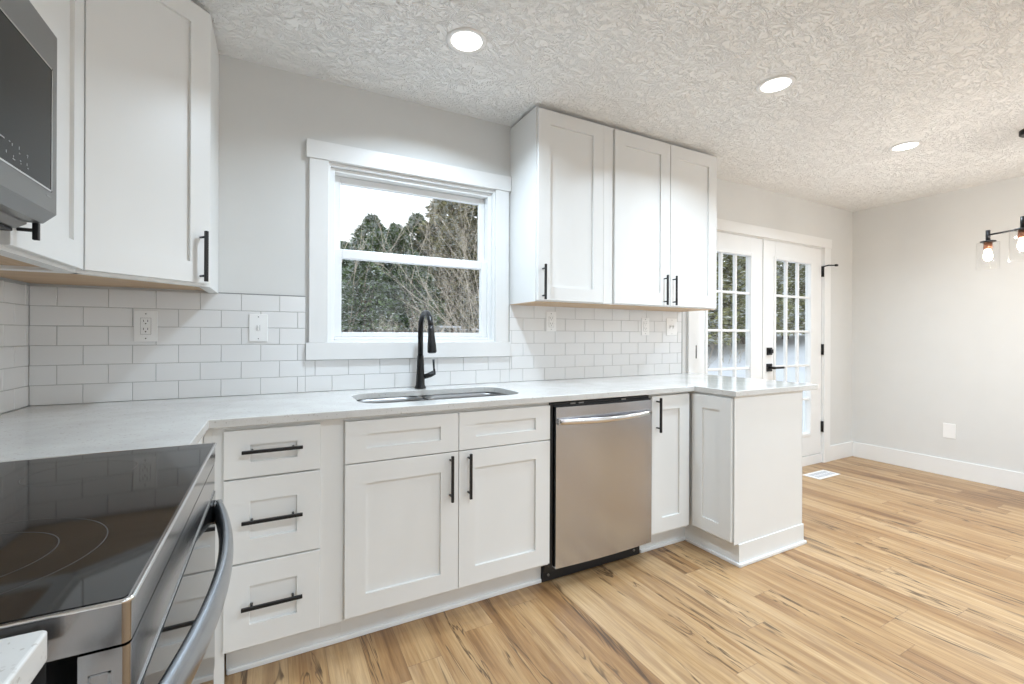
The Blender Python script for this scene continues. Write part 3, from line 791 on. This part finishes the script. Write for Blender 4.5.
# ================================================================== microwave
c = thing('over_range_microwave', 'stainless steel over-the-range microwave with black glass front', 'microwave', (0, -1.784, 0))
MW = .759
mb = MB()
def xz_prism(mb, pts, y0, y1, mi=0):
    mb.prism(pts, y0, y1, Matrix(((1, 0, 0, 0), (0, 0, 1, 0), (0, 1, 0, 0), (0, 0, 0, 1))), mi)
xz_prism(mb, [(.002, 1.425), (.335, 1.425), (.352, 1.436), (.352, 1.864), (.002, 1.864)], .003, MW - .001)
mb.build('body', M['grey'], c)
mb = MB(); xz_prism(mb, [(.3525, 1.440), (.378, 1.440), (.400, 1.462), (.400, 1.862), (.3525, 1.862)], 0, MW); dd = mb.build('door', M['steeldark'], c)
mb = MB(); mb.box(.4002, .4022, .02, MW - .036, 1.509, 1.772, .0006); gd = mb.build('door_glass', M['mwglass'], dd)
mb = MB()
for (y0, y1, z0, z1) in ((.016, MW - .032, 1.505, 1.5085), (.016, MW - .032, 1.7725, 1.776), (.016, .0195, 1.505, 1.776), (MW - .0355, MW - .032, 1.505, 1.776)): mb.box(.4002, .4030, y0, y1, z0, z1)
mb.build('glass_rim', M['chrome'], dd)
# control legends (small marks) and door badge
mb = MB()
random.seed(4)
for (yy, zz, w_, h_) in ((.515, 1.548, .016, .0025), (.546, 1.549, .005, .002), (.557, 1.545, .002, .005), (.536, 1.525, .002, .005), (.583, 1.547, .002, .006), (.583, 1.539, .005, .002), (.560, 1.521, .009, .002), (.562, 1.525, .002, .004), (.614, 1.546, .006, .002), (.616, 1.542, .002, .003), (.587, 1.526, .005, .002), (.614, 1.526, .002, .005), (.617, 1.521, .004, .002), (.590, 1.521, .002, .003)):
    mb.box(.4023, .4026, yy, yy + w_, zz, zz + h_)
mb.build('control_marks', M['legend'], gd)
mb = MB(); mb.box(.4002, .4008, MW - .052, MW - .030, 1.4925, 1.495); mb.build('badge', M['legend'], dd)
mb = MB(); mb.box(.006, .332, .006, MW - .006, 1.4165, 1.4248, .002); mb.build('vent_grille', M['blackplastic'], c)
mb = MB(); mb.tube([(.4, .06, 1.53), (.425, .06, 1.55), (.425, .06, 1.77), (.4, .06, 1.79)], .008, 10); mb.build('handle', M['steeldark'], dd)

# ================================================================== outlets, switches, plates
def plate(mb, x0, x1, z0, z1, y=-.0075, t=.005): mb.box(x0, x1, y - t, y, z0, z1, .0015)
def outlet(label, x0, x1, z0, z1, kind, group=None):
    cx, cz = (x0 + x1) / 2, (z0 + z1) / 2
    nm = {'outlet': 'wall_outlet', 'switch': 'light_switch', 'double': 'wall_outlet', 'toggle2': 'light_switch'}[kind]
    c = thing(nm, label, 'outlet' if 'outlet' in nm else 'switch', (cx, -.0075, cz))
    w, h = (x1 - x0) / 2, (z1 - z0) / 2
    MB().box(-w, w, -.005, 0, -h, h, .0015).build('cover_plate', M['plate'], c)
    def rec(dx):
        s = MB().box(dx - .017, dx + .017, -.0068, -.0051, -.034, .034, .001).build('receptacle', M['plate'], c)
        k = MB()
        for zz in (-.017, .017):
            for (a, b) in ((-.008, -.006), (.006, .008)): k.box(dx + a, dx + b, -.0072, -.0066, zz + .001, zz + .010)
            k.lathe([(.0026, 0), (.0026, .0006)], 10, Matrix.Translation((dx, -.0066, zz - .006)) @ Matrix.Rotation(PI / 2, 4, 'X'))
        for (a, b, p, q_) in ((-.0178, -.017, -.0345, .0345), (.017, .0178, -.0345, .0345), (-.0178, .0178, .034, .0348), (-.0178, .0178, -.0348, -.034)): k.box(dx + a, dx + b, -.0056, -.0049, p, q_)
        k.build('slots', M['slot'], s)
    def tog(dx):
        s = MB(); s.box(dx - .005, dx + .005, -.0085, -.0051, -.012, .012, .001); s.box(dx - .0035, dx + .0035, -.014, -.0086, .001, .009, .001); s.build('toggle', M['plate'], c)
        k = MB()
        for (a, b, p, q_) in ((-.0062, -.005, -.0125, .0125), (.005, .0062, -.0125, .0125)): k.box(dx + a, dx + b, -.0056, -.0049, p, q_)
        k.build('slots', M['slot'], c)
    if kind == 'outlet': rec(0)
    elif kind == 'switch': tog(0)
    elif kind == 'double': rec(-.023 if w > .05 else 0)
    if kind == 'double' : tog(.023)
    if kind == 'toggle2': tog(-.016); tog(.016)
    for zz in (-h * .80, h * .80): MB().lathe([(.0025, 0), (.0025, .0006)], 10, Matrix.Translation((0, -.0049, zz)) @ Matrix.Rotation(PI / 2, 4, 'X')).build('screw', M['slot'], c)
outlet('white duplex outlet on the tile under the corner cabinet', .318, .396, 1.162, 1.292, 'outlet')
outlet('white toggle switch plate on the tile just left of the window', .733, .808, 1.162, 1.288, 'switch')
outlet('white outlet plate high on the tile nearest the window, right of it', 2.343, 2.418, 1.222, 1.345, 'outlet')
outlet('white outlet plate on the tile below the double-door wall cabinet handles', 3.140, 3.215, 1.20, 1.325, 'outlet')
outlet('wider white two-gang switch plate at the right end of the tile', 3.385, 3.495, 1.20, 1.325, 'toggle2')
c = tag(MB().box(XR - .006, XR, -.782, -.700, .328, .452, .0015).build('blank_wall_plate', M['plate']), 'blank white cover plate low on the right wall', 'wall plate')
# floor register
c = thing('floor_register', 'white floor vent register lying in front of the french doors', 'vent', (5.03, -.215, 0))
mb = MB(); mb.box(-.16, .16, -.07, .07, .0003, .004, .001); fr_ = mb.build('frame', M['register'], c)
mb = MB()
for i in range(18):
    for j in (-1, 1): x = -.125 + i * .0147; mb.box(x, x + .006, -.045 if j < 0 else .004, -.004 if j < 0 else .045, .0039, .0046)
mb.build('louvers', simple('register_slots', (.35, .36, .4), .6), fr_)

# ================================================================== recessed ceiling lights
labels = ['round recessed ceiling light over the sink, nearest the window', 'round recessed ceiling light in front of the double-door wall cabinet', 'round recessed ceiling light farthest back, near the french doors',
          'added unseen round recessed ceiling light over the kitchen floor beside the range', 'added unseen round recessed ceiling light in the middle of the room', 'added unseen round recessed ceiling light near the added right wall window',
          'added unseen round recessed ceiling light at the front left of the room', 'added unseen round recessed ceiling light at the front middle of the room', 'added unseen round recessed ceiling light at the front right of the room']
def can(i, x, y):
    c = thing('recessed_light', labels[i], 'ceiling light', (x, y, HC), group='recessed ceiling lights')
    MB().lathe([(.086, 0), (.086, -.004), (.078, -.007), (.066, -.004), (.066, 0)], 48, caps=False).build('trim_ring', M['trim'], c)
    MB().lathe([(.0655, -.0002), (.0655, -.0025)], 48).build('lens', M['lens'], c)
    L = bpy.data.lights.new('can_lamp', 'AREA'); L.shape = 'DISK'; L.size = .13; L.energy = CAN_W; L.color = (.72, .865, 1.0); L.spread = math.radians(145)
    o = bpy.data.objects.new('can_lamp', L); COL.objects.link(o); o.parent = c; o.location = (0, 0, -.009)
for i, (x, y) in enumerate(CANS): can(i, x, y)

# ================================================================== chandelier
cx, cy = 4.887, -1.478
c = thing('chandelier', 'black three-arm chandelier with clear glass cylinder shades over the dining area', 'chandelier', (cx, cy, HC))
MB().lathe([(.066, 0), (.066, -.024), (.058, -.030)], 40).build('canopy', M['black'], c)
zb = 1.865 - HC
MB().tube([(0, 0, -.028), (0, 0, zb + .02)], .008, 12).build('stem', M['black'], c)
MB().lathe([(.024, zb - .03), (.028, zb - .02), (.028, zb + .02), (.024, zb + .03)], 24).build('hub', M['black'], c)
for ang in (72, 182, 305):
    a = math.radians(ang); R = .232; dx, dy = R * math.cos(a), R * math.sin(a)
    arm = MB(); arm.tube([(.02 * math.cos(a), .02 * math.sin(a), zb), (dx, dy, zb)], .006, 10)
    arm.tube([(dx, dy, zb - .036), (dx, dy, zb + .030)], .0115, 14)
    ao = arm.build('arm', M['black'], c)
    T = Matrix.Translation((dx, dy, zb))
    MB().lathe([(.038, -.048), (.038, -.040), (.02, -.036)], 32, T).build('shade_cap', M['black'], ao)
    MB().lathe([(.018, -.092), (.021, -.090), (.021, -.0485)], 24, T).build('socket', M['copper'], ao)
    MB().lathe([(.004, -.168), (.014, -.163), (.021, -.152), (.023, -.137), (.019, -.115), (.013, -.0925)], 20, T).build('bulb', M['bulb'], ao)
    sh = MB(); sh.lathe([(.055, -.225), (.055, -.050), (.036, -.0485), (.036, -.0505), (.0525, -.052), (.0525, -.225), (.055, -.225)], 48, T, caps=False); sh.build('glass_shade', M['shade_glass'], ao)
    L = bpy.data.lights.new('bulb_lamp', 'POINT'); L.energy = 8.0; L.color = (1, .93, .85); L.shadow_soft_size = .02
    o = bpy.data.objects.new('bulb_lamp', L); COL.objects.link(o); o.parent = ao; o.location = (dx, dy, zb - .18)

# ================================================================== outside
def hgt(x, y):
    d = math.hypot(max(0, x - 4.5) * .6, max(0, y))
    t = min(1, max(0, (d - 2.0) / 13.0)); s = t * t * (3 - 2 * t)
    return -.30 + 1.55 * s + max(0, d - 15) * .05 + .05 * math.sin(x * .9) * math.cos(y * .7)
mb = MB(); nx, ny = 60, 50; gv = []
for j in range(ny + 1):
    gv.append([])
    for i in range(nx + 1):
        x = -22 + 72 * i / nx; y = .2 + 44 * (j / ny) ** 1.3
        gv[-1].append(mb.bm.verts.new((x, y, hgt(x, y))))
for j in range(ny):
    for i in range(nx):
        f = mb.bm.faces.new((gv[j][i], gv[j][i + 1], gv[j + 1][i + 1], gv[j + 1][i])); f.smooth = True
o = mb.build('snowy_ground', M['snow']); struct(o)
mb = MB(); mb.box(-30, 40, -40, YN - .2, -.42, -.32); mb.box(XR + .2, 40, YN - .19, .19, -.42, -.32)
struct(mb.build('snowy_ground', M['snow']))

def conifer_mesh(seed, H, R, n, bl, base=.06, power=.85):
    rnd = random.Random(seed); mb = MB(); bm = mb.bm
    for _ in range(n):
        t = rnd.random() ** 1.15; z = H * (base + (1 - base) * t)
        rr = R * (1 - t) ** power * (.55 + .5 * rnd.random() ** .5) + .05
        a = rnd.random() * 2 * PI
        rr *= 1 + .18 * math.sin(a * 5 + seed) + .12 * math.sin(z * 7)
        p = Vector((rr * math.cos(a), rr * math.sin(a), z))
        for k in range(3):
            d = Vector((math.cos(a) + rnd.uniform(-.8, .8), math.sin(a) + rnd.uniform(-.8, .8), rnd.uniform(-.45, .55))).normalized()
            L = bl * rnd.uniform(.6, 1.4); w = L * rnd.uniform(.14, .30)
            sd = d.cross(Vector((rnd.uniform(-1, 1), rnd.uniform(-1, 1), 1))).normalized() * w
            v = [bm.verts.new(p - d * L * .3), bm.verts.new(p + d * L * .25 + sd), bm.verts.new(p + d * L), bm.verts.new(p + d * L * .25 - sd)]
            bm.faces.new(v)
    return mb
def trunk_mb(H, r):
    mb = MB(); mb.tube([(0, 0, -.3), (0, 0, H * .5), (0, 0, H * .96)], [r, r * .6, .02], 8); return mb
protos = {}
def conifer(kind, x, y, s, rot, label, group='evergreens behind the house'):
    spec = {'pine': (11, 5.6, 2.4, 5200, .20, M['pine']), 'spruce': (23, 7.4, 2.3, 5600, .22, M['pine2']), 'hedge': (37, 5.2, 1.35, 4200, .15, M['hedge'])}[kind]
    if kind not in protos:
        r = thing('evergreen_tree', label, 'tree', group=group)
        trunk_mb(spec[1], .12).build('trunk', M['bark'], r)
        conifer_mesh(spec[0], spec[1], spec[2], spec[3], spec[4], power=.8 if kind != 'hedge' else .45).build('foliage', spec[5], r, fix=False)
        protos[kind] = r
    else: r = copy_tree(protos[kind])
    r.location = (x, y, hgt(x, y)); r.rotation_euler.z = rot; r.scale = (s, s, s); r['label'] = label; r['group'] = group
    return r
rnd = random.Random(5)
LP = 'snow-dusted dark green pine tree behind the window over the sink'
LS = 'tall olive green spruce rising behind the window over the sink'
LH = 'broad green evergreen seen through the french doors'
for (x, y, s) in ((3.2, 16, .62), (4.3, 15.4, .70), (5.3, 16.5, .80), (6.4, 17.2, .92), (3.5, 13.2, .55), (5.1, 13.2, .52), (4.7, 18.5, .92), (1.4, 17.5, .7), (-.6, 16.5, .8), (-2.8, 17.5, .75), (-5.2, 16.5, .85)):
    conifer('pine', x, y, s, rnd.random() * 6, LP, 'pines behind the window')
for (x, y, s) in ((7.6, 16.0, .95), (9.3, 16.4, 1.1), (6.8, 14.0, .60), (8.4, 13.8, .66), (10.9, 17.0, 1.0)):
    conifer('spruce', x, y, s, rnd.random() * 6, LS, 'spruces behind the window')
for (x, y, s) in ((11.2, 8.7, .95), (12.8, 8.3, 1.05), (14.5, 8.6, 1.1), (16.3, 8.4, 1.1), (18.1, 8.4, 1.1), (10.0, 10.2, 1.0), (12.4, 10.8, 1.1), (15.4, 11.0, 1.15), (19.9, 9.0, 1.15), (21.9, 8.6, 1.2), (18.8, 11.4, 1.2)):
    conifer('hedge', x, y, s, rnd.random() * 6, LH, 'evergreens beyond the french doors')

def bare(seed, H, lean, nb, r0=.03, levels=3):
    rnd = random.Random(seed); mb = MB()
    def grow(p, d, L, r, lv):
        pts = [p]; q = p.copy(); dd = d.copy(); ns = 4
        for i in range(ns):
            dd = (dd + Vector((rnd.uniform(-.16, .16), rnd.uniform(-.16, .16), rnd.uniform(-.06, .12)))).normalized()
            q = q + dd * L / ns; pts.append(q.copy())
        mb.tube(pts, [r * (1 - .16 * k) for k in range(ns + 1)], 5, caps=False)
        if lv > 0:
            for k in range(nb):
                i = rnd.randint(1, ns); t = (dd + Vector((rnd.uniform(-.8, .8), rnd.uniform(-.8, .8), rnd.uniform(-.3, .6)))).normalized()
                grow(pts[i], t, L * rnd.uniform(.5, .75), r * .5, lv - 1)
    for k in range(7):
        d = Vector((lean + rnd.uniform(-.75, .55), rnd.uniform(-.3, .3), 1)).normalized()
        grow(Vector((rnd.uniform(-.25, .25), rnd.uniform(-.2, .2), -.2)), d, H * rnd.uniform(.6, 1), r0, levels)
    return mb
def bare_tree(seed, x, y, H, lean, nb, r0, label, levels=3):
    o = bare(seed, H, lean, nb, r0, levels).build('bare_tree', M['twig'], fix=False); o.location = (x, y, hgt(x, y))
    return tag(o, label, 'tree')
bare_tree(3, 6.05, 9.0, 3.2, -.45, 5, .015, 'bare leafless tree with pale fanning branches at the right of the sink window')
bare_tree(8, 4.55, 8.8, 1.5, .3, 4, .014, 'low bare leafless bush at the lower middle of the sink window')
bare_tree(15, 2.75, 13.0, 3.3, .0, 3, .022, 'thin bare leafless tree at the left edge of the sink window', 2)
bare_tree(21, 3.4, 8.6, 1.0, .1, 4, .010, 'low snowy leafless shrub at the lower left of the sink window')
for i, (x, y) in enumerate(((10.2, 5.9), (11.6, 6.3), (12.9, 6.4), (14.6, 6.6))):
    o = bare_tree(40 + i, x, y, .75, 0, 4, .008, 'low bare winter shrub in the snow beyond the french doors', 2); o['group'] = 'shrubs beyond the french doors'
# small picnic table far outside
c = thing('picnic_table', 'small snow-covered table on the slope outside the sink window', 'table', (6.0, 12.2, hgt(6.0, 12.2) - .3), .2)
MB().box(-.42, .42, -.3, .3, .66, .72, .005).build('table_top', M['snow'], c)
for x in (-.25, .25):
    for y in (-.2, .2): MB().box(x - .03, x + .03, y - .03, y + .03, -.1, .66, .004).build('leg', M['tablewood'], c)
